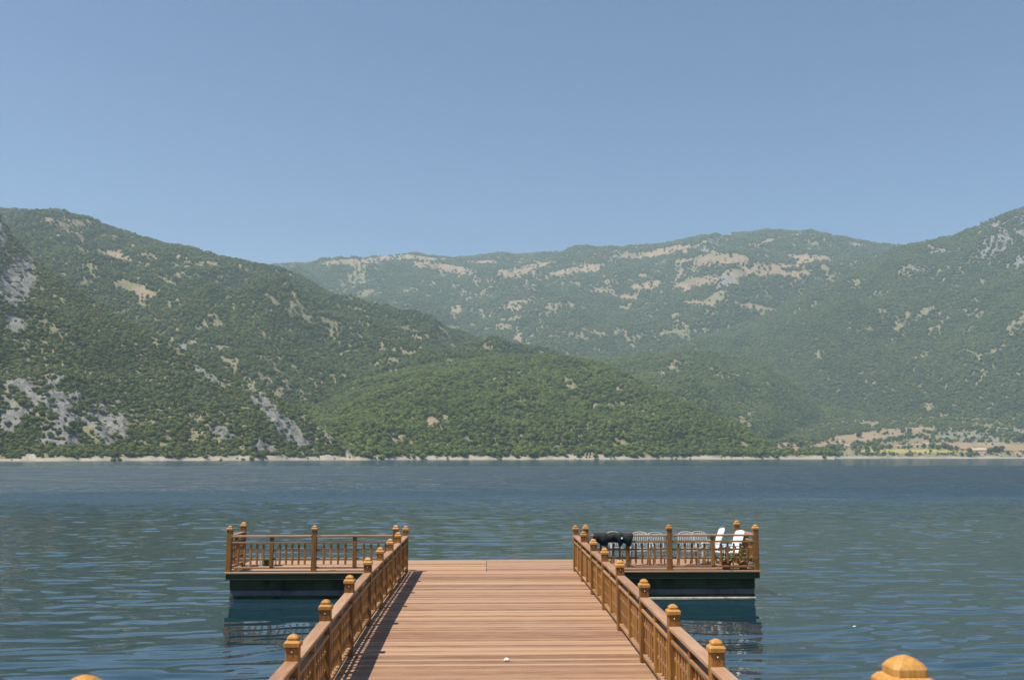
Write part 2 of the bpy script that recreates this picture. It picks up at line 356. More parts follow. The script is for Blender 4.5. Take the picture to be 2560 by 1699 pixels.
make_hill('D', 'hill', 'wooded low hill behind the central hill, sloping towards the lakeside fields',
    [(1080, 900), (1250, 868), (1350, 836), (1450, 820), (1560, 809), (1640, 809), (1720, 826), (1800, 856), (1900, 892), (2000, 922), (2100, 956), (2200, 980), (2300, 1000)],
    [(1080, 2300), (1600, 2400), (1900, 2950), (2300, 3050)], [(1080, 1700), (1600, 1750), (1780, 2000), (1890, 2480), (2300, 2600)], [(1080, 20), (1700, 25), (1890, 55), (2300, 70)],
    [('dry', 1960, 995, 30, 5, -5, .6)], 420, 180, 55, 300, prof=0.9, speck=[('dry', 1500, 830, 2200, 1000, .38, 35)])
make_hill('F', 'mountain', 'broad green mountainside climbing to the right edge above the village',
    [(1330, 905), (1480, 835), (1560, 800), (1700, 752), (1850, 690), (1960, 630), (2060, 572), (2130, 557), (2200, 541), (2260, 516), (2300, 498), (2363, 478), (2480, 440), (2800, 400)],
    [(1330, 2900), (1700, 3300), (2363, 3600), (2800, 3500)], [(1330, 2500), (2000, 2600), (2800, 2450)], [(1330, 60), (2000, 60), (2800, 50)],
    [('rock', 2300, 560, 34, 40, 30, .9), ('rock', 2262, 520, 40, 12, -20, .9), ('rock', 2150, 582, 22, 9, -10, .9), ('rock', 2130, 622, 18, 8, 0, .9), ('rock', 2340, 612, 32, 22, -20, .9), ('dry', 2143, 768, 5, 14, 0, .4), ('rock', 2352, 520, 20, 30, 0, .8)],
    560, 240, 110, 520, prof=0.9, speck=[('rock', 2120, 490, 2420, 640, .24, 24), ('dry', 2050, 880, 2363, 960, .36, 25), ('dry', 1500, 700, 2400, 900, .58, 25)])
TAN = [(840, 603, 100, 8, -5), (980, 598, 62, 6, 3), (1030, 621, 82, 11, 8), (905, 594, 50, 9, 0), (1190, 630, 40, 9, 0), (1230, 615, 40, 7, -10), (1300, 632, 52, 10, -10), (1345, 622, 32, 10, -5), (1120, 606, 40, 5, 0),
       (1390, 673, 36, 5, 0), (1442, 687, 36, 6, 12), (1490, 660, 36, 8, -10), (1310, 704, 18, 5, 0), (1215, 695, 26, 6, 0), (1650, 603, 85, 11, -2), (1605, 655, 52, 12, -15), (1780, 620, 112, 9, -9), (1870, 597, 55, 9, 3),
       (1790, 633, 72, 7, 0), (1607, 701, 36, 6, 3), (1745, 711, 52, 7, 9), (1755, 562, 45, 5, -14), (1690, 640, 60, 7, -20), (1560, 575, 50, 6, -5), (1480, 590, 60, 6, -5), (1890, 682, 16, 5, 0)]
make_hill('E', 'mountain', 'distant mountain with tan meadow clearings along its upper slope',
    [(380, 700), (560, 640), (620, 614), (660, 609), (750, 606), (800, 601), (880, 587), (960, 587), (1050, 598), (1150, 589), (1250, 583), (1370, 583), (1440, 571), (1520, 563), (1620, 549), (1690, 536), (1760, 536), (1850, 541), (1950, 547), (2030, 561), (2080, 565), (2200, 580), (2350, 620)],
    [(380, 4600), (1200, 5000), (1700, 4600), (2350, 4300)], [(380, 3000), (1200, 2700), (2350, 3300)], [(380, 150), (1200, 90), (2350, 150)],
    [('dry', a, b, c, d, e, .45) for a, b, c, d, e in TAN] + [('rock', 1648, 561, 46, 17, -25, .22), ('rock', 1670, 655, 22, 12, -30, .9), ('dry', 1150, 758, 26, 5, 0, .8), ('dry', 1195, 775, 18, 10, -20, 1), ('rock', 1200, 790, 22, 10, 20, .9), ('dry', 1050, 720, 14, 12, 0, 1), ('dry', 1190, 710, 14, 10, 0, 1)],
    620, 230, 150, 700, prof=0.8, lower=6, speck=[('dry', 1020, 600, 1950, 660, .22, 60), ('dry', 900, 680, 1500, 800, .40, 36), ('rock', 850, 660, 1250, 790, .44, 36), ('rock', 1480, 760, 1720, 810, .30, 40)])
make_hill('G', 'lakeside_plain', 'gently rising lakeside plain with dry fields below the right mountain',
    [(1690, 1036), (1800, 1005), (1900, 985), (2000, 972), (2100, 966), (2200, 962), (2363, 955), (2500, 950), (2800, 945)],
    [(1690, 2350), (2000, 2650), (2363, 2750), (2800, 2700)], [(1690, 1480), (1850, 1650), (1930, 1820), (2100, 1960), (2363, 2050), (2800, 2050)], [(1690, 0), (2800, 0)],
    [('dry', 2000, 1008, 112, 11, -7, .12), ('dry', 1900, 1027, 45, 6, -3, .3), ('dry', 1815, 1032, 34, 11, 5, .5), ('dry', 2120, 992, 45, 6, -2, .3), ('gold', 2090, 1040, 125, 4, 0, .25), ('rock', 2250, 1002, 80, 12, 0, 1.1), ('dry', 2345, 1033, 50, 6, 0, .3),
     ('dry', 2280, 1030, 60, 8, 0, .5), ('dry', 2200, 1026, 60, 5, 0, .5), ('rock', 2320, 990, 60, 9, 5, .9)],
    460, 200, 3, 200, prof=1.1, shore=True, lower=3, rock_amp=1.0)

# which parts of the slopes the pier side can see: running skyline per direction
order = ['A', 'C', 'G', 'B', 'D', 'F', 'E']
GA = np.linspace(azte(-500, 1141)[0], azte(3060, 1141)[0], 1400)
GR = np.linspace(500, 5600, 640)
sky_el = np.full((len(GA), len(GR)), -1.0)
for key in order:
    h = HILLS[key]
    for ci, a in enumerate(GA):
        if a < h.A[0] or a > h.A[-1]: continue
        k = int(np.clip(np.searchsorted(h.A, a), 0, len(h.A) - 1))
        v = np.interp(GR, h.r[k], h.te[k], left=-1, right=-1)
        sky_el[ci] = np.maximum(sky_el[ci], v)
sky_el = np.maximum.accumulate(sky_el, axis=1)
def hidden(a, r, te):
    i = np.clip(np.searchsorted(GA, a), 0, len(GA) - 1); j = np.clip(np.searchsorted(GR, r) - 6, 0, len(GR) - 1)
    return te < sky_el[i, j] - 0.003

# ------------------------------------------------------------------ trees
def crown_mesh(name, seed, clumps=9, per=13, leaf=0.17, shape=(0.5, 0.5, 0.42), zc=0.56, core=0.34, cone=0.0):
    r = np.random.default_rng(seed); bm = bmesh.new()
    if core:
        q = bmesh.ops.create_icosphere(bm, subdivisions=1, radius=1.0)
        for v in q['verts']:
            k = core / 0.42 * (0.85 + 0.3 * r.random()); tap = 1 - cone * max(0, v.co.z)
            v.co = Vector((v.co.x * shape[0] * k * tap, v.co.y * shape[1] * k * tap, zc + v.co.z * shape[2] * k))
    for c in range(clumps):
        d = r.normal(size=3); d /= np.linalg.norm(d); rad = 0.45 + 0.35 * r.random()
        ctr = d * rad; cr = 0.30 + 0.2 * r.random()
        for k in range(per):
            n = r.normal(size=3); n /= np.linalg.norm(n); n = n + 0.7 * d; n /= np.linalg.norm(n)
            p = ctr + n * cr * (0.7 + 0.5 * r.random())
            t = np.cross(n, r.normal(size=3)); t /= np.linalg.norm(t); b = np.cross(n, t)
            s = leaf * (0.6 + 0.8 * r.random()) / 0.5
            tap = 1 - cone * np.clip(p[2], -1, 1) if cone else 1.0
            pts = [p + (t * s * math.cos(w) + b * s * math.sin(w)) * (0.75 + 0.4 * r.random()) for w in (0, 1.9, 3.9)] if k % 3 else [p + (t * s * math.cos(w) + b * s * math.sin(w)) * (0.7 + 0.4 * r.random()) for w in (0, 1.5, 3.1, 4.7)]
            vs = [bm.verts.new((q[0] * shape[0] * tap, q[1] * shape[1] * tap, max(0.03, zc + q[2] * shape[2]))) for q in pts]
            bm.faces.new(vs)
    me = bpy.data.meshes.new(name); bm.to_mesh(me); bm.free(); return me
def proto(name, seed, mat, **k):
    me = crown_mesh(name, seed, **k); me.materials.append(mat); return bpy.data.objects.new(name, me)
PINES = [proto('forest_tree', 100 + i, LEAF if i % 3 else LEAFD, clumps=8 + i % 3, shape=(0.46 + 0.05 * (i % 3), 0.46 + 0.05 * (i % 2), 0.42 + 0.04 * (i % 2))) for i in range(6)]
PINESC = [proto('forest_tree', 120 + i, LEAFC if i % 3 else LEAF, clumps=8 + i % 3, shape=(0.46 + 0.05 * (i % 3), 0.46 + 0.05 * (i % 2), 0.42 + 0.04 * (i % 2))) for i in range(6)]
SHRUBS = [proto('shrub', 140 + i, SHRUB if i % 2 else LEAF, clumps=7, per=10, shape=(0.62, 0.6, 0.3), zc=0.3, core=0.36) for i in range(4)]

def gn_scatter(name, label, pts, scl, rot, idx, protos, cat='forest'):
    me = bpy.data.meshes.new(name); me.vertices.add(len(pts)); me.vertices.foreach_set('co', np.asarray(pts, np.float32).ravel())
    for nm, ty, v in (('tscale', 'FLOAT', scl), ('trot', 'FLOAT', rot), ('tidx', 'INT', idx)):
        at = me.attributes.new(nm, ty, 'POINT'); at.data.foreach_set('value', np.asarray(v, np.float32 if ty == 'FLOAT' else np.int32))
    o = link(name, me); tag(o, label, cat, kind='stuff')
    ng = bpy.data.node_groups.new(name, 'GeometryNodeTree')
    ng.interface.new_socket('Geometry', in_out='INPUT', socket_type='NodeSocketGeometry')
    ng.interface.new_socket('Geometry', in_out='OUTPUT', socket_type='NodeSocketGeometry')
    gi = ng.nodes.new('NodeGroupInput'); go = ng.nodes.new('NodeGroupOutput')
    jn = ng.nodes.new('GeometryNodeJoinGeometry')
    for p in protos:
        oi = ng.nodes.new('GeometryNodeObjectInfo'); oi.inputs['Object'].default_value = p; oi.inputs['As Instance'].default_value = True
        ng.links.new(oi.outputs['Geometry'], jn.inputs[0])
    ip = ng.nodes.new('GeometryNodeInstanceOnPoints'); ip.inputs['Pick Instance'].default_value = True
    def att(nm, ty):
        n = ng.nodes.new('GeometryNodeInputNamedAttribute'); n.data_type = ty; n.inputs['Name'].default_value = nm; return n.outputs['Attribute']
    ng.links.new(gi.outputs[0], ip.inputs['Points']); ng.links.new(jn.outputs[0], ip.inputs['Instance'])
    ng.links.new(att('tidx', 'INT'), ip.inputs['Instance Index'])
    cx = ng.nodes.new('ShaderNodeCombineXYZ'); ng.links.new(att('trot', 'FLOAT'), cx.inputs[2])
    er = ng.nodes.new('FunctionNodeEulerToRotation'); ng.links.new(cx.outputs[0], er.inputs[0]); ng.links.new(er.outputs[0], ip.inputs['Rotation'])
    ng.links.new(att('tscale', 'FLOAT'), ip.inputs['Scale'])
    ng.links.new(ip.outputs[0], go.inputs[0])
    md = o.modifiers.new('scatter', 'NODES'); md.node_group = ng
    return o
def forest(key, label, n, size, protos, sparse=0.25, clump=60.0, thin=0.1):
    h = HILLS[key]; x, y, z = h.x, h.y, h.z; na, nT = x.shape
    P = np.stack([x, y, z], -1)
    e1 = P[1:, :-1] - P[:-1, :-1]; e2 = P[:-1, 1:] - P[:-1, :-1]
    nr = np.cross(e1, e2); area = np.linalg.norm(nr, axis=-1)
    q = lambda M: M[:-1, :-1]
    bare = np.clip(q(h.m['dry']) + q(h.m['rock']) * (0.97 if key == 'A' else 0.86) + q(h.m['beach']) * 1.5 + q(h.m['gold']), 0, 1)
    fac = (nr[..., 0] * (0 - q(x)) + nr[..., 1] * (0 - q(y)) + nr[..., 2] * (HW - q(z)))
    fac = fac / (area * np.sqrt(q(x)**2 + q(y)**2) + 1e-9); fac = np.abs(fac)
    cl = fbm(q(x) / clump, q(y) / clump, 4)
    w = area * np.clip(1 - bare * (1 - 0.05), 0, 1) * (thin + (1 - thin) * sstep(-0.35, 0.15 + sparse * 0, cl + 0.35 - sparse))
    a = np.arctan2(q(x), q(y)); rr = q(h.r)
    w = w * ~hidden(a, rr, q(h.te) + 6.0 / rr) * (q(h.T) < 1.08) * (q(h.px) > -260) * (q(h.px) < 2820)
    if key == 'C': w = w * np.where(q(h.px) > 1935, 0.2, 1.0)
    if key == 'G': w = w * np.where((q(h.px) > 2215) & (q(h.py) > 1106), 0.22, 1.0) * np.where((q(h.px) > 2105) & (q(h.px) < 2130) & (q(h.py) > 1110), 0.2, 1.0)
    w = w.ravel(); w /= w.sum()
    c = rng.choice(len(w), size=n, p=w); i, j = np.divmod(c, nT - 1)
    u = rng.random((n, 1)); v = rng.random((n, 1))
    p = (P[i, j] * (1 - u) + P[i + 1, j] * u) * (1 - v) + (P[i, j + 1] * (1 - u) + P[i + 1, j + 1] * u) * v
    s = size * (0.38 + 1.15 * rng.random(n) ** 1.8); p[:, 2] -= 0.05 * s
    return gn_scatter('forest', label, p, s, rng.random(n) * 6.28, rng.integers(0, len(protos), n), protos)
forest('A', 'low scrub and small pines covering the rocky left hill', 33000, 3.8, PINES[1:3] + SHRUBS, 0.15, 24)
forest('C', 'dense bright green pine wood on the central hill', 36000, 5.2, PINESC, 0.2, 32)
forest('B', 'pine forest on the long left mountain spur', 62000, 5.6, PINES, 0.32, 20)
forest('D', 'pine forest on the low hill behind the centre', 30000, 6.0, PINESC, 0.18, 40)
forest('F', 'pine forest on the right mountainside', 100000, 6.7, PINES, 0.2, 45)
forest('E', 'forest between the meadows of the distant mountain', 100000, 8.0, PINES, 0.22, 60)
forest('G', 'bushes and hedges between the fields of the lakeside plain', 7000, 5.6, PINES + SHRUBS[:1], 0.2, 45, 0.05)

def ground_at(key, px, py):                     # place on a slope that shows at a photo pixel
    h = HILLS[key]; a, te = azte(px, py); k = int(np.clip(np.searchsorted(h.A, a), 1, len(h.A) - 1))
    col = h.te[k]; n = int(np.argmax(h.T[k] >= 1))
    idx = np.argmax(col[:n] >= te) if (col[:n] >= te).any() else n - 1
    r = h.r[k, idx]; return Vector((r * math.sin(a), r * math.cos(a), h.z[k, idx]))

# ------------------------------------------------------------------ the lake
def watermat():
    m, nt, b, ns, lk = newmat('lake_water')
    ge = ns.new('ShaderNodeNewGeometry'); P = ge.outputs['Position']
    sep = ns.new('ShaderNodeSeparateXYZ'); lk.new(P, sep.inputs[0])
    b.inputs['Base Color'].default_value = (0.011, 0.035, 0.050, 1)
    b.inputs['IOR'].default_value = 1.62
    # open water is ruffled by wind, calm near the far bank
    def mr(v, a, b_, lo, hi):
        n = ns.new('ShaderNodeMapRange'); n.interpolation_type = 'SMOOTHSTEP'; lk.new(v, n.inputs[0])
        for q, w in zip((1, 2, 3, 4), (a, b_, lo, hi)): n.inputs[q].default_value = w
        return n.outputs[0]
    gust = noise_n(nt, mapping_n(nt, P, (0.010, 0.03, 1)), 1.0, 3, 0.5)
    line = math_n(nt, 'MULTIPLY_ADD', math_n(nt, 'SUBTRACT', gust, 0.5), 160.0, sep.outputs[1])
    wind = math_n(nt, 'MULTIPLY', mr(sep.outputs[1], 30, 125, 0.0, 1.0), mr(line, 290, 390, 1.0, 0.12))
    rg = math_n(nt, 'MULTIPLY', wind, math_n(nt, 'MULTIPLY_ADD', gust, 0.22, 0.48))
    chop = noise_n(nt, mapping_n(nt, P, (0.05, 0.16, 1)), 1.0, 6, 0.72)
    rg = math_n(nt, 'MULTIPLY', rg, mr(chop, 0.36, 0.64, 0.45, 1.35))
    lk.new(math_n(nt, 'ADD', rg, 0.012), b.inputs['Roughness'])
    wob = ns.new('ShaderNodeTexNoise'); wob.inputs['Scale'].default_value = 0.22; wob.inputs['Detail'].default_value = 2; lk.new(P, wob.inputs['Vector'])
    wv = ns.new('ShaderNodeVectorMath'); wv.operation = 'MULTIPLY_ADD'; lk.new(wob.outputs['Color'], wv.inputs[0]); wv.inputs[1].default_value = (1.6, 1.6, 0); lk.new(P, wv.inputs[2]); Q = wv.outputs[0]
    w0 = math_n(nt, 'MULTIPLY', noise_n(nt, mapping_n(nt, Q, (0.07, 0.17, 1), (0, 0, 0.1)), 1.0, 6, 0.68), mr(sep.outputs[1], 20, 80, 0.0, 0.5))
    w1 = noise_n(nt, mapping_n(nt, Q, (0.16, 0.55, 1), (0, 0, 0.07)), 1.0, 2, 0.45)
    w2 = noise_n(nt, mapping_n(nt, Q, (0.7, 1.9, 1), (0, 0, -0.06)), 1.0, 2, 0.45)
    w3 = noise_n(nt, mapping_n(nt, Q, (2.8, 6.0, 1), (0, 0, 0.18)), 1.0, 2, 0.5)
    lee = math_n(nt, 'MULTIPLY', math_n(nt, 'MULTIPLY', mr(sep.outputs[0], -7.2, -5.6, 0.0, 1.0), mr(sep.outputs[0], 6.0, 7.6, 1.0, 0.0)), math_n(nt, 'MULTIPLY', mr(sep.outputs[1], 17.5, 21.5, 0.0, 1.0), mr(sep.outputs[1], 24.5, 27.0, 1.0, 0.0)))
    amp = math_n(nt, 'MULTIPLY', mr(sep.outputs[1], 16, 160, 1.0, 6.0), math_n(nt, 'MULTIPLY_ADD', lee, -0.72, 1.0))   # sheltered between walkway and head
    amp = math_n(nt, 'MULTIPLY', amp, mr(sep.outputs[1], 70, 110, 0.0, 1.0))   # nearer waves are real geometry
    hgt = math_n(nt, 'MULTIPLY', amp, math_n(nt, 'ADD', math_n(nt, 'MULTIPLY_ADD', w1, 0.17, w0), math_n(nt, 'ADD', math_n(nt, 'MULTIPLY', w2, 0.10), math_n(nt, 'MULTIPLY', w3, 0.009))))
    bp = ns.new('ShaderNodeBump'); bp.inputs['Strength'].default_value = 1.0; bp.inputs['Distance'].default_value = 1.0
    lk.new(hgt, bp.inputs['Height']); lk.new(bp.outputs[0], b.inputs['Normal'])
    return m
WATER = watermat()
def build_water():
    nr, nc, Y0, Y1 = 600, 720, 7.0, 112.0
    ys = np.concatenate([np.linspace(-8, Y0, 24)[:-1], Y0 * (Y1 / Y0) ** np.linspace(0, 1, nr)])
    U = np.linspace(-1, 1, nc)[None, :]; Y = np.repeat(ys[:, None], nc, 1); X = U * (0.62 * np.maximum(Y, 0) + 9)
    wx = X + 0.9 * fbm(X * .22 + 5, Y * .22, 2); wy = Y + 0.9 * fbm(X * .22, Y * .22 + 9, 2)
    def wave(fx, fy, rot, seed, octs=2):
        c, q = math.cos(rot), math.sin(rot); return fbm((wx * c - wy * q) * fx + seed, (wx * q + wy * c) * fy + seed * 1.7, octs, 0.45)
    Z = 0.045 * (1 - .5 * sstep(15, 50, Y)) * wave(.16, .65, .07, 3.3) + (1 + .5 * sstep(20, 70, Y)) * (0.037 * wave(.85, 3.2, -.06, 11.1) + (0.0085 + .008 * sstep(15, 50, Y)) * wave(1.9, 5.5, .16, 23.7))
    lee = sstep(-7.2, -5.6, X) * sstep(7.6, 6.0, X) * sstep(17.5, 21.5, Y) * sstep(27.0, 24.5, Y)
    Z = Z * (1 + 0.6 * sstep(20, 90, Y)) * (1 - 0.72 * lee) * sstep(110, 72, Y) * sstep(1.0, 0.93, np.abs(U)) * sstep(-8, -4, Y)
    n0 = len(ys); co = np.stack([X, Y, Z], -1).reshape(-1, 3)
    a, b = np.meshgrid(np.arange(n0 - 1), np.arange(nc - 1), indexing='ij'); v0 = (a * nc + b).ravel()
    faces = [tuple(f) for f in np.stack([v0, v0 + 1, v0 + nc + 1, v0 + nc], -1).tolist()]
    verts = co.tolist(); hw0, hw1 = 9.0, 0.62 * Y1 + 9
    k = len(verts); W_ = 4000
    verts += [(-W_, -60, 0), (W_, -60, 0), (W_, -8, 0), (-W_, -8, 0), (-W_, Y1, 0), (W_, Y1, 0), (W_, 5800, 0), (-W_, 5800, 0), (-hw0, -8, 0), (hw0, -8, 0), (-hw1, Y1, 0), (hw1, Y1, 0), (-hw0, 0, 0), (hw0, 0, 0)]
    faces += [(k, k + 1, k + 2, k + 9, k + 8, k + 3), (k + 4, k + 10, k + 11, k + 5, k + 6, k + 7), (k + 3, k + 8, k + 12, k + 10, k + 4), (k + 9, k + 2, k + 5, k + 11, k + 13)]
    me = bpy.data.meshes.new('water'); me.from_pydata(verts, [], faces); me.update()
    me.polygons.foreach_set('use_smooth', np.ones(len(faces), bool))
    return me
tag(link('water', build_water(), WATER), 'blue green rippled lake water', 'lake', kind='structure')

# ------------------------------------------------------------------ the pier
PR = [(2.10, 4.75), (2.11, 6.9), (2.12, 9.02), (2.14, 11.11), (2.17, 13.36), (2.19, 15.77), (2.20, 17.85), (2.205, 19.8), (2.21, 21.85), (2.215, 23.74)]
PL = [(-1.74, 4.9), (-1.77, 7.15), (-1.80, 9.37), (-1.85, 11.58), (-1.90, 13.92), (-1.93, 16.3), (-1.93, 18.15), (-1.92, 19.97), (-1.915, 21.75), (-1.91, 23.70)]
HX0, HX1, HY0, HY1 = -6.25, 6.74, 23.72, 26.42
pier = empty('wooden_pier', (0, 4, 0), label='long wooden pier deck with a T-shaped head on dark floats', cat='pier')
def pplank(x0, x1, y0, y1, mat=PLANK):
    th = 0.035; cz = DK - th / 2 + random.uniform(-0.003, 0.002)
    lx, ly = x1 - x0, y1 - y0
    o = MB().box(-lx / 2, lx / 2, -ly / 2, ly / 2, -th / 2, th / 2, bevel=0.004).build('plank', mat, pier, ((x0 + x1) / 2, (y0 + y1) / 2 - 4, cz))
    o.rotation_euler = (0, 0, random.uniform(-.0006, .0006)); return o
pw = 0.10; n_w = int((HY0 - 3.6) / pw)
for i in range(n_w):
    y0 = HY0 - (i + 1) * pw
    xr = np.interp(y0, [p[1] for p in PR], [p[0] for p in PR]); xl = np.interp(y0, [p[1] for p in PL], [p[0] for p in PL])
    pplank(xl - 0.17 + random.uniform(-.006, .006), xr + 0.17 + random.uniform(-.006, .006), y0 + 0.004, y0 + pw - 0.004)
pw2 = 0.135; n_h = int((HY1 - HY0) / pw2)
for i in range(n_h):
    y0 = HY0 + i * pw2
    pplank(HX0, 0.04, y0 + 0.004, y0 + pw2 - 0.004, PLANK); pplank(0.05, HX1, y0 + 0.004, y0 + pw2 - 0.004, PLANK)
Z0 = DK - 0.04
def ppart(name, mat, x0, x1, y0, y1, z0, z1, bev=0.006):
    return MB().box(x0, x1, y0 - 4, y1 - 4, z0, z1, bevel=bev).build(name, mat, pier)
ppart('fascia_board', FASCIA, HX0 + .03, -2.14, HY0 + .03, HY0 + .09, 0.47, Z0); ppart('fascia_board', FASCIA, 2.44, HX1 - .03, HY0 + .03, HY0 + .09, 0.47, Z0)
ppart('fascia_board', FASCIA, HX0 + .03, HX1 - .03, HY1 - .09, HY1 - .03, 0.47, Z0)
ppart('fascia_board', FASCIA, HX0 + .03, HX0 + .09, HY0 + .092, HY1 - .092, 0.47, Z0); ppart('fascia_board', FASCIA, HX1 - .09, HX1 - .03, HY0 + .092, HY1 - .092, 0.47, Z0)
ppart('side_beam', FASCIA, -2.02, -1.94, 3.6, HY0 - .02, 0.42, Z0); ppart('side_beam', FASCIA, 2.26, 2.34, 3.6, HY0 - .02, 0.42, Z0)
for i in range(7):
    y0 = 4.2 + i * 2.75
    ppart('float_box', PONT, -1.78, 2.1, y0, y0 + 2.3, -0.4, 0.44, 0.03)
for s, (x0, x1) in enumerate(((-6.15, -2.3), (2.55, 6.62))):
    ppart('pontoon', PONT, x0, x1, HY0 + .16, HY1 - .2, 0.215, 0.468, 0.01)
    ppart('pontoon', PONT, x0, x1, HY0 + .16, HY1 - .2, -0.4, 0.07, 0.01)
    ppart('painted_reflection_band', BAND, x0 + .01, x1 - .01, HY0 + .18, HY1 - .22, 0.072, 0.213, 0.01)  # added box carrying the painted reflection strip
ppart('pale_float_edge', FOAM, 2.55, 6.62, HY0 + .06, HY0 + .155, -0.04, 0.022, 0.012)
ppart('centre_pontoon', PONT, -1.9, 2.2, HY0 + .25, HY1 - .25, -0.4, 0.46, 0.02)

# ------------------------------------------------------------------ railings
def ring(w, z, n=4, rnd=0.0):
    return [(-w, -w, z), (w, -w, z), (w, w, z), (-w, w, z)]
def make_post_mesh(h=0.985, w=0.0625):
    return MB().box(-w, w, -w, w, 0, h, bevel=0.008).mesh('post')
def make_cap_mesh():
    mb = MB(); c = 0.985
    def oct_(w, z, ch): k = w - ch; return [(-k, -w, z), (k, -w, z), (w, -k, z), (w, k, z), (k, w, z), (-k, w, z), (-w, k, z), (-w, -k, z)]
    mb.loft([oct_(0.072, c, .008), oct_(0.077, c + .006, .008), oct_(0.077, c + .040, .008), oct_(0.066, c + .054, .010), oct_(0.052, c + .060, .012),
             oct_(0.053, c + .064, .014), oct_(0.053, c + .082, .014), oct_(0.044, c + .096, .016), oct_(0.028, c + .108, .012), oct_(0.009, c + .115, .003)])
    return mb.mesh('post_cap')
POST_ME = make_post_mesh(); CAP_ME = make_cap_mesh()
def bolt_mesh():
    mb = MB(); mb.loft([[(0.010 * s * math.cos(a), -d, 0.010 * s * math.sin(a)) for a in [k * math.pi / 4 for k in range(8)]] for s, d in ((1, 0), (1, .004), (.6, .009), (.1, .011))])
    return mb.mesh('bolt')
BOLT_ME = bolt_mesh()
BAL_ME = MB().box(-.0225, .0225, -.0225, .0225, 0.168, 0.652, bevel=0.004).mesh('baluster')
def stub_mesh():
    mb = MB(); mb.box(-.047, .047, -.047, .047, 0.118, 0.670, bevel=0.005); mb.box(-.045, .045, -.045, .045, 0.717, 0.818, bevel=0.005); return mb.mesh('short_post')
STUB_ME = stub_mesh()
_rail_cache = {}
RAILS = [(0.820, 0.862, 0.068, 1), (0.672, 0.715, 0.048, 0), (0.482, 0.528, 0.015, 0), (0.277, 0.323, 0.015, 0), (0.070, 0.116, 0.034, 0)]
def make_railing(name, pts, z0, label, posts=None, group=None, xlike=None, bolts=True):
    base = Vector((pts[0][0], pts[0][1], z0)); root = empty(name, base, label=label, cat='railing', group=group)
    for k, (x, y) in enumerate(pts):
        p = link('post', POST_ME, POST, root, Vector((x, y, z0)) - base, (random.uniform(-.008, .008), random.uniform(-.008, .008), random.uniform(-.04, .04)))
        link('post_cap', CAP_ME, CAP, p)
        if bolts:
            link('bolt', BOLT_ME, STEEL, p, (0, -.063, .945)); link('bolt', BOLT_ME, STEEL, p, (0.0, -.063, .30))
    for (xa, ya), (xb, yb) in zip(pts[:-1], pts[1:]):
        d = Vector((xb - xa, yb - ya, 0)); L = d.length - 0.127; ang = math.atan2(d.y, d.x); mid = Vector(((xa + xb) / 2, (ya + yb) / 2, z0)) - base
        nn = d.normalized()
        for (a, b_, hw, hand) in RAILS:
            key = (round(L, 3), a)
            if key not in _rail_cache:
                _rail_cache[key] = MB().box(-L / 2, L / 2, -hw, hw, a, b_, bevel=0.006).mesh('handrail' if hand else 'rail')
            link('handrail' if hand else 'rail', _rail_cache[key], HANDX if hand else RAILX, root, mid, (0, 0, ang))
        link('short_post', STUB_ME, POST, root, mid, (0, 0, ang))
        half = L / 2 - 0.047; nb = max(2, int(round(half / 0.165)) - 1)
        for sgn in (-1, 1):
            for q in range(nb):
                o = 0.047 + half * (q + 1) / (nb + 1)
                if name: link('baluster', BAL_ME, BAL, root, mid + nn * (sgn * o) + Vector((random.uniform(-.003, .003), random.uniform(-.003, .003), 0)), (0, 0, ang + random.uniform(-.03, .03)))
    return root
make_railing('railing', PL, DK, 'left railing of the walkway, its shadow falling on the deck')
make_railing('railing', PR, DK, 'right railing of the walkway, sunlit on its deck side')
FY = 23.86
make_railing('railing', [(-2.17, FY), (-4.14, FY), (-6.18, FY), (-6.16, 25.12)], DK, 'railing round the empty left wing of the pier head')
make_railing('railing', [(2.47, FY), (4.53, FY), (6.66, FY), (6.60, 25.35)], DK, 'railing round the right wing of the pier head, in front of white chairs')
# the terrace the view is taken from, with its own railing
TZ = 1.745
ter = MB(); ter.box(-7, 7, -5, 3.15, -0.6, TZ - 0.03); ter.build('terrace', CONC); tag(bpy.data.objects['terrace'], 'stone terrace in the near foreground above the pier', 'terrace')
make_railing('railing', [(-3.48, 2.75), (-1.095, 2.75), (1.262, 2.955), (3.64, 2.955)], TZ - 0.03, 'nearest railing, only two blurred orange post caps showing at the bottom edge')

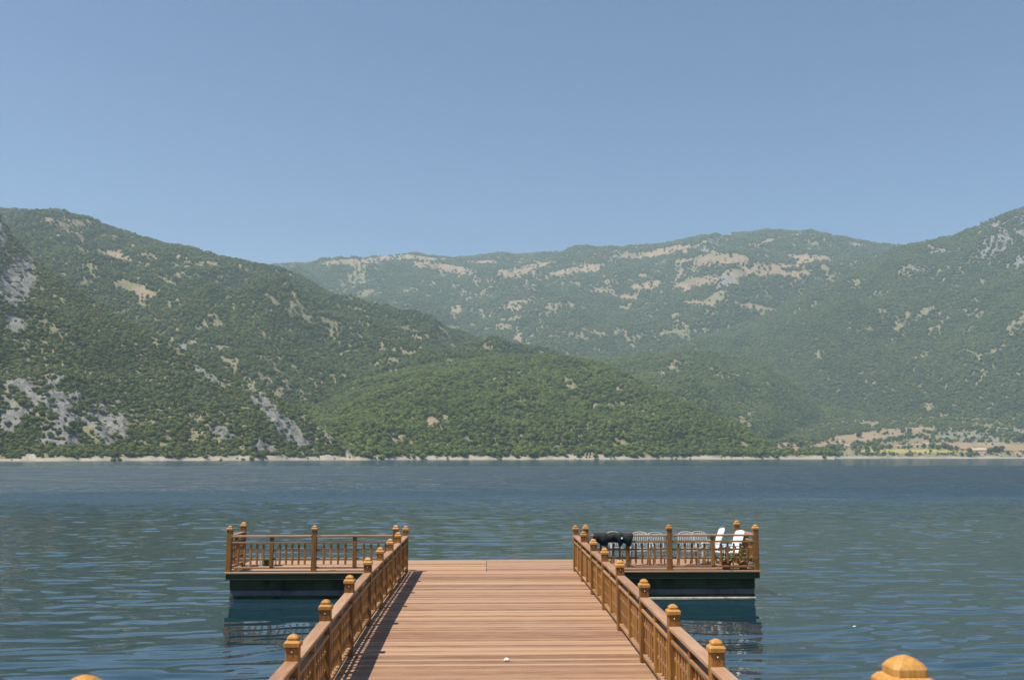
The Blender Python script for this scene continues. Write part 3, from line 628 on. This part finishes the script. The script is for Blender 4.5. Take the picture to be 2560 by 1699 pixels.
# ------------------------------------------------------------------ things on the pier
def make_chair():
    root = empty('plastic_chair', (0, 0, 0))
    # faces +Y; seat 0.44 high
    mb = MB(); n = 9
    rings = []
    for k in range(n):
        t = k / (n - 1); y = -0.20 + 0.42 * t; zz = 0.425 + 0.02 * t + (0.012 * math.cos(t * 3.1)); w = 0.20 + 0.025 * t
        rings.append([(-w, y, zz + .012), (-w * .5, y, zz), (0, y, zz - .005), (w * .5, y, zz), (w, y, zz + .012), (w, y, zz - .012), (0, y, zz - .03), (-w, y, zz - .012)])
    mb.loft(rings); mb.build('seat', GREYW, root)
    mb = MB()
    def bk(u, v): return Vector((u * (0.20 + 0.02 * v), -0.205 - 0.17 * v - 0.03 * (1 - u * u), 0.43 + 0.45 * v))
    arch = [bk(-1, v) for v in np.linspace(0, .78, 6)] + [bk(math.cos(a), .78 + .22 * math.sin(a)) for a in np.linspace(math.pi, 0, 11)[1:-1]] + [bk(1, v) for v in np.linspace(.78, 0, 6)]
    mb.tube(arch, 0.02, 6)
    for u in np.linspace(-.72, .72, 7):
        vt = .78 + .22 * math.sqrt(max(0, 1 - u * u)) - .01; mb.tube([bk(u, v) for v in np.linspace(0.06, vt, 5)], 0.016, 4, 0.6)
    mb.tube([bk(u, 0.06) for u in np.linspace(-1, 1, 5)], 0.018, 5)
    mb.build('backrest', GREYW, root)
    for s in (-1, 1):
        mb = MB(); mb.tube([(s * .24, -.29, .65), (s * .265, -.12, .655), (s * .27, .08, .65), (s * .265, .17, .63), (s * .255, .20, .58)], [.018, .024, .026, .024, .018], 6, 1.0); mb.build('armrest', GREYW, root)
        mb = MB(); mb.tube([(s * .255, .20, .60), (s * .25, .21, .43), (s * .27, .25, 0.0)], [.020, .026, .017], 6); mb.build('leg', GREYW, root)
        mb = MB(); mb.tube([(s * .21, -.21, .45), (s * .235, -.27, .25), (s * .26, -.33, 0.0)], [.026, .024, .017], 6); mb.build('leg', GREYW, root)
    return root
def make_tall_chair():
    root = empty('tall_plastic_chair', (0, 0, 0)); mb = MB()
    mb.loft([[(-w, y, z + .02), (0, y, z), (w, y, z + .02), (w, y, z - .02), (-w, y, z - .02)] for y, z, w in ((-.22, .38, .22), (0, .385, .235), (.26, .43, .245))]); mb.build('seat', WHITE, root)
    mb = MB(); n = 7
    mb.loft([[(u * w, -.23 - .24 * v - .05 * (1 - u * u), .36 + .66 * v) for u in (-1, -.5, 0, .5, 1)] + [(u * w, -.25 - .24 * v - .05 * (1 - u * u), .36 + .66 * v) for u in (1, .5, 0, -.5, -1)] for v, w in ((0, .19), (.3, .215), (.6, .235), (.85, .235), (.95, .20), (1, .13))]); mb.build('backrest', WHITE, root)
    for s in (-1, 1):
        mb = MB(); mb.loft([[(s * .29 - .045, y, z + .014), (s * .29 + .045, y, z + .014), (s * .29 + .045, y, z - .014), (s * .29 - .045, y, z - .014)] for y, z in ((-.34, .58), (-.1, .60), (.2, .61), (.28, .60))]); mb.build('armrest', WHITE, root)
        MB().box(s * .29 - .022, s * .29 + .022, .19, .27, 0, .595, bevel=.006).build('leg', WHITE, root)
        MB().tube([(s * .27, -.30, .58), (s * .265, -.32, .3), (s * .26, -.38, 0)], [.03, .03, .024], 6).build('leg', WHITE, root)
    return root
ch0 = make_chair(); ch1 = make_tall_chair()
CH = [(3.40, 24.95, 3.35, .93, 'white plastic armchair beside the dark cloth, leftmost of the row'),
      (3.94, 24.72, 3.0, .94, 'white plastic armchair second from the left in the row on the right wing'),
      (4.46, 24.85, 3.3, .92, 'white plastic armchair just left of the middle railing post'),
      (5.16, 24.72, 3.05, .94, 'white plastic armchair just right of the middle railing post'),
      (5.60, 24.98, 3.25, .93, 'white plastic armchair at the right end of the upright row'),
      (5.84, 25.50, 1.68, .88, 'white solid-backed chair leaning back, left of the two near the corner'),
      (6.12, 24.58, 1.9, .88, 'white solid-backed chair leaning back behind the potted plants')]
for i, (x, y, rz, s, lab) in enumerate(CH):
    o = ch0 if i == 0 else ch1 if i == 5 else copy_tree(ch1 if i > 5 else ch0)
    o.location = (x, y, DK); o.rotation_euler = (0, 0, rz); o.scale = (s, s, s); tag(o, lab, 'chair', 'white plastic chairs on the pier head')
# dark cloth draped over the railing
def draped(name, x0, x1, y, ztop, mat, label):
    n = 34; mb = MB(); rings = []
    for k in range(n):
        t = k / (n - 1); x = x0 + (x1 - x0) * t
        e = min(1, t / .06, (1 - t) / .06) ** .5
        drop = float(np.interp(t, [0, .06, .2, .3, .37, .5, .6, .68, .76, .86, .95, 1], [.10, .16, .22, .27, .15, .14, .17, .28, .17, .22, .27, .12])) + .015 * random.random()
        dropb = 0.12 + 0.06 * math.sin(t * 9 + 2)
        th = 0.096 + 0.006 * math.sin(t * 14); zt = ztop + 0.006 * math.sin(t * 11 + 1) + .008 * random.random()
        f = y - th - .012 * math.sin(t * 31); bk = y + th
        sec = [(f, zt - drop * e - .05), (f - .012, zt - drop * .6), (f - .008, zt - .05), (f + .03, zt - .008), (y, zt + .012), (bk - .03, zt - .008), (bk, zt - .05), (bk + .008, zt - dropb),
               (bk - .012, zt - dropb), (bk - .018, zt - .052), (y, zt - .012), (f + .014, zt - .055), (f + .01, zt - drop * .6), (f + .012, zt - drop * e - .045)]
        rings.append([(x, yy, zz) for yy, zz in sec])
    mb.loft(rings, smooth=True); o = mb.build(name, mat); tag(o, label, 'cloth'); return o
draped('draped_cloth', 2.66, 3.62, FY, DK + 0.893, TARP, 'dark cloth bundled over the top rail beside the walkway')
tag(MB().tube([(3.34, 23.70, DK + .76), (3.34, 23.70, DK + .765), (3.34, 23.70, DK + .80), (3.34, 23.70, DK + .805)], [.004, .022, .022, .004], 8).build('small_white_disc', WHITE), 'small round white tag on the dark draped cloth', 'tag')
yc = empty('yellow_canister', (3.05, 24.25, DK), label='yellow plastic canister on the deck below the dark cloth', cat='canister')
mb = MB()
def rr_(w, d, z): return [(w * c * (abs(c) ** -.4 if c else 1), d * s * (abs(s) ** -.4 if s else 1), z) for c, s in [(math.cos(a), math.sin(a)) for a in [k * math.pi / 8 + .01 for k in range(16)]]]
mb.loft([rr_(.075, .055, 0), rr_(.085, .062, .02), rr_(.085, .062, .20), rr_(.07, .05, .235), rr_(.03, .03, .25), rr_(.028, .028, .26)]); mb.build('body', YELLOW, yc)
mb = MB(); mb.loft([rr_(.026, .026, .261), rr_(.026, .026, .285)]); mb.build('cap', WHITE, yc)
mb = MB(); mb.tube([(-.06, 0, .23), (-.05, 0, .275), (-.005, 0, .285), (.02, 0, .262)], .009, 5); mb.build('handle', YELLOW, yc)
def potted(x, y, h, seed, label):
    r = np.random.default_rng(seed); p = empty('potted_plant', (x, y, DK), label=label, cat='plant')
    c = [[(q * math.cos(a), q * math.sin(a), z) for a in [k * math.pi / 6 for k in range(12)]] for q, z in ((.09, 0), (.125, .17), (.14, .175), (.14, .205), (.12, .205), (.11, .17))]
    MB().loft(c).build('pot', POT, p)
    mb = MB()
    for k in range(110):
        d = r.normal(size=3); d[2] = abs(d[2]) * .9 + .05; d /= np.linalg.norm(d); q = .05 + .24 * r.random()
        a = np.array([0, 0, .2]) + d * np.array([1.1, 1.1, h / .3]) * q; t = np.cross(d, r.normal(size=3)); t /= np.linalg.norm(t); dirn = d + .5 * r.normal(size=3) * .6; dirn /= np.linalg.norm(dirn)
        l = .07 + .05 * r.random(); w = .022
        mb.quad([a, a + dirn * l * .5 + t * w, a + dirn * l, a + dirn * l * .5 - t * w])
    mb.build('foliage', LEAFD, p)
    mb = MB()
    for k in range(9):
        d = r.normal(size=3); d[2] = abs(d[2]); d /= np.linalg.norm(d); a = np.array([0, 0, .2]) + d * np.array([.3, .3, h])
        mb.loft([[tuple(a + np.array([s * .018 * math.cos(q), s * .018 * math.sin(q), zz])) for q in [j * math.pi / 3 for j in range(6)]] for s, zz in ((.3, 0), (1, .012), (.4, .022))])
    mb.build('blossom', PALEFLOWER, p)
PALEFLOWER = plain('pale_blossom', (0.6, 0.5, 0.42), 0.7, 0.1)
potted(5.96, 24.03, 0.26, 3, 'potted plant with pale blossoms in the railing corner, left of two')
potted(6.38, 24.03, 0.34, 4, 'potted plant with pale blossoms nearest the right corner post')
tb = empty('low_table', (-5.52, 25.15, DK), label='low table with thin dark top on the left wing', cat='table')
MB().box(-.20, .20, -.16, .16, .375, .395, bevel=.004).build('tabletop', DARKTOP, tb)
for sx in (-1, 1):
    for sy in (-1, 1):
        MB().box(sx * .17 - .014, sx * .17 + .014, sy * .13 - .014, sy * .13 + .014, 0, .375, bevel=.003).build('leg', PALE, tb)
bx = empty('storage_box', (-5.55, 25.18, DK), label='small dark green box under the low table', cat='box')
MB().box(-.10, .10, -.08, .08, 0, .17, bevel=.012).build('body', plain('green_plastic', (0.02, 0.045, 0.02), 0.5), bx); MB().box(-.105, .105, -.085, .085, .172, .195, bevel=.006).build('lid', PONT, bx)
# crumpled paper on the deck
mb = MB(); q = bmesh.ops.create_icosphere(mb.bm, subdivisions=2, radius=0.032)
for v in q['verts']: v.co = Vector((v.co.x * 1.15, v.co.y * .9, v.co.z * .75)) * random.uniform(.72, 1.2)
for v in q['verts']: v.co.z = max(v.co.z, -.021) + .021
o = mb.build('crumpled_paper', PAPER, loc=(0.305, 13.46, DK + .001)); tag(o, 'crumpled white paper lying on the walkway planks', 'litter')
mb = MB(); mb.tube([(-.05, 0, .012), (-.03, 0, .014), (.02, 0, .014), (.035, 0, .014), (.055, 0, .014)], [.010, .018, .018, .009, .008], 8); o = mb.build('floating_bottle', WHITE, loc=(7.46, 19.7, 0.0), rot=(0, 0, .3)); tag(o, 'small white plastic bottle floating on the water at right', 'bottle')

# ------------------------------------------------------------------ the village on the far shore
def house(px, py, w, hgt, dep, wall, roof, label, storeys=1, hip=False, rz=0.0, key='G'):
    g = ground_at(key, px, py); a = math.atan2(g.x, g.y); root = empty('house', g - Vector((0, 0, .4)), -a + rz, label=label, cat='house')
    x, y = w / 2, dep / 2
    MB().box(-x, x, -y, y, 0, hgt).build('wall', wall, root)
    rh = min(w, dep) * .30; e = .5; mb = MB()
    if hip: mb.loft([[(-x - e, -y - e, hgt), (x + e, -y - e, hgt), (x + e, y + e, hgt), (-x - e, y + e, hgt)], [(-x - e, -y - e, hgt + .2), (x + e, -y - e, hgt + .2), (x + e, y + e, hgt + .2), (-x - e, y + e, hgt + .2)], [(-x * .3, -.1, hgt + rh), (x * .3, -.1, hgt + rh), (x * .3, .1, hgt + rh), (-x * .3, .1, hgt + rh)]])
    else: mb.loft([[(-x - e, -y - e, hgt), (-x - e, y + e, hgt), (-x - e, y + e, hgt + .25), (-x - e, 0, hgt + rh + .25), (-x - e, -y - e, hgt + .25)], [(x + e, -y - e, hgt), (x + e, y + e, hgt), (x + e, y + e, hgt + .25), (x + e, 0, hgt + rh + .25), (x + e, -y - e, hgt + .25)]])
    rf = mb.build('roof', roof, root)
    MB().box(x * .4, x * .4 + .6, .3, .9, hgt + rh * .5, hgt + rh + .9).build('chimney', wall, rf)
    nw = max(2, int(w / 3.2))
    for s in range(storeys):
        for k in range(nw):
            cx = -x + w * (k + .5) / nw; zb = 1.0 + s * 2.8
            if s == 0 and k == nw // 2: MB().box(cx - .5, cx + .5, -y - .06, -y + .02, .4, 2.4).build('door', BARK, root); continue
            f = MB().box(cx - .55, cx + .55, -y - .05, -y + .02, zb, zb + 1.3).build('window', PANE, root)
            MB().box(cx - .65, cx + .65, -y - .12, -y - .052, zb - .12, zb - .02).build('sill', wall, f)
house(2246, 1119, 13, 3.2, 8, WALLW, ROOFR, 'low white house with red roof at the left end of the village row')
house(2263, 1118, 8, 3.0, 7, WALLG, ROOFG, 'small grey-roofed house beside the low red-roofed one')
house(2293, 1116.5, 21, 3.6, 9, WALLW, ROOFR, 'long white house with red roof in the village row')
house(2314, 1110, 12, 5.6, 8, WALLW, ROOFR, 'taller white house behind the long white one', 2)
house(2410, 1124, 14, 3.2, 11, WALLC, ROOFR, 'house with red hipped roof among trees, right of the row', hip=True)
house(2446, 1132, 26, 5.6, 14, WALLC, ROOFT, 'large cream house with broad tan roof near the beach', 2, rz=.3)
house(2456, 1137, 10, 4.0, 7, WALLW, ROOFR, 'small white house in front of the large cream one')
house(2546, 1138, 10, 4.2, 8, WALLW, ROOFR, 'white house with red roof at the right edge by the beach')
house(2118, 1117, 8, 3.0, 6, WALLW, ROOFT, 'lone small white house at the foot of the dry field')
def shelter(px, py, w, label):
    g = ground_at('G', px, py); a = math.atan2(g.x, g.y); root = empty('field_shelter', g - Vector((0, 0, .3)), -a, label=label, cat='shelter')
    n = 9; MB().loft([[(xx, -2.2 * math.cos(t), 3.0 * math.sin(t)) for t in np.linspace(0, math.pi, n)] for xx in (-w / 2, 0, w / 2)]).build('cover', BLUE, root)
    MB().box(w / 2 + .01, w / 2 + .08, -.6, .6, 0, 1.9).build('door_flap', PALE, root)
shelter(2203, 1099, 9, 'small blue tarpaulin shelter in the middle of the dry field')
shelter(2096, 1106, 8, 'small blue tarpaulin shelter at the left end of the dry field')

def tree_proto(seed, conifer, mat):
    root = empty('tree', (0, 0, 0))
    mb = MB(); top = .55 if not conifer else .9
    mb.tube([(0, 0, -.03), (.01, 0, .12), (0, .012, .35), (.01, 0, top)], [.045, .035, .026, .008], 7)
    for k in range(6):
        a = k * 1.05 + seed; z = .22 + .06 * k; mb.tube([(0, 0, z), (.12 * math.cos(a), .12 * math.sin(a), z + .07), (.26 * math.cos(a), .26 * math.sin(a), z + .12)], [.016, .011, .004], 5)
    mb.build('trunk', BARK, root)
    me = crown_mesh('crown', seed, 16, 26, .11, (.30, .30, .44) if conifer else (.48, .46, .40), .56, .33, cone=.75 if conifer else 0.0)
    link('crown', me, mat, root); return root
TP = [tree_proto(5, False, LEAF), tree_proto(6, False, LEAFD), tree_proto(7, True, LEAFD)]
used = set()
def tree(kind, px, py, h, label, group=None, key='G', name=None):
    t = TP[kind] if kind not in used else copy_tree(TP[kind]); used.add(kind)
    g = ground_at(key, px, py); t.location = g - Vector((0, 0, .2)); t.scale = (h * random.uniform(.95, 1.15),) * 2 + (h,); t.rotation_euler = (0, 0, random.uniform(0, 6)); tag(t, label, 'tree', group); return t
tree(1, 2148, 1094, 17, 'large dark round tree standing alone in the dry field')
tree(2, 2453, 1085, 19, 'dark pointed tree on the bare slope, left of the pair')
tree(2, 2481, 1087, 18, 'dark pointed tree on the bare slope, right of the pair')
tree(2, 2552, 1104, 20, 'dark pointed tree at the right edge above the village')
tree(0, 2012, 1137, 15, 'rounded green bush-like tree on the bare bank by the water')
tree(0, 2076, 1136, 21, 'tall full green tree where the bank meets the beach', key='G')
tree(1, 2000, 1119, 14, 'dark green tree at the top of the bare bank')
tree(1, 1980, 1109, 15, 'dark tree among bushes above the bare bank')
tree(1, 2258, 1082, 12, 'dark round tree at the upper right corner of the dry field')
tree(1, 2274, 1081, 11, 'smaller dark round tree right of the one at the field corner')
VT = [(2166, 1126, 11, 0, 'leafy tree left of the village above the golden field, leftmost of four'), (2186, 1124, 10, 1, 'small dark leafy tree above the golden field, second of four from left'),
      (2206, 1124, 12, 0, 'leafy tree above the golden field, third of four from left'), (2224, 1122, 11, 1, 'leafy tree just left of the low white red-roofed house'),
      (2272, 1123, 8, 1, 'low tree in front of the small grey-roofed house'), (2330, 1121, 13, 1, 'tall leafy tree just right of the long white house'),
      (2345, 1124, 11, 0, 'second leafy tree right of the long white house'), (2362, 1122, 14, 1, 'tallest leafy tree between the house row and the hipped-roof house'),
      (2376, 1125, 11, 0, 'leafy tree right of the tallest one between the houses'), (2392, 1126, 9, 1, 'small tree just left of the red hipped-roof house'),
      (2424, 1131, 10, 0, 'tree between the hipped-roof house and the large cream house'), (2436, 1139, 8, 1, 'low tree in front of the large cream house'),
      (2477, 1134, 13, 0, 'leafy tree just right of the large cream house'), (2490, 1131, 14, 1, 'tall dark tree second to the right of the cream house'),
      (2505, 1128, 12, 0, 'leafy tree third to the right of the cream house'), (2520, 1136, 9, 1, 'low tree just left of the white house at the right edge')]
for (px, py, h, k, lab) in VT: tree(k, px, py, h, lab, 'trees between the village houses')
def pole(key, px, py, h, label):
    g = ground_at(key, px, py); root = empty('utility_pole', g, -math.atan2(g.x, g.y), label=label, cat='pole')
    MB().tube([(0, 0, -.5), (0, 0, h * .5), (0, 0, h)], [.28, .22, .14], 8).build('mast', POLE, root)
    MB().box(-1.1, 1.1, -.08, .08, h - .9, h - .72).build('crossarm', POLE, root)
pole('C', 1470, 1088, 15, 'pale utility pole standing out of the wood on the central hill')
pole('C', 1653, 1020, 12, 'pale utility pole near the crest of the central hill')
pole('D', 1876, 1074, 13, 'pale utility pole at the foot of the low hill, left of the field')

# ------------------------------------------------------------------ the air between here and the mountains
hm, hnt, hb, hns, hlk = newmat('haze_air'); hns.remove(hb)
pv = hns.new('ShaderNodeVolumePrincipled'); pv.inputs['Density'].default_value = 1.15e-4; pv.inputs['Color'].default_value = (0.68, 0.87, 1.0, 1); pv.inputs['Anisotropy'].default_value = 0.2
hlk.new(pv.outputs[0], hns['Material Output'].inputs['Volume'])
ztop = max(h.z.max() for h in HILLS.values()) + 30
tag(MB().box(-5500, 5500, -300, 8200, -260, ztop).build('haze', hm), 'thin blue summer haze over the lake and mountains', 'haze', kind='stuff')
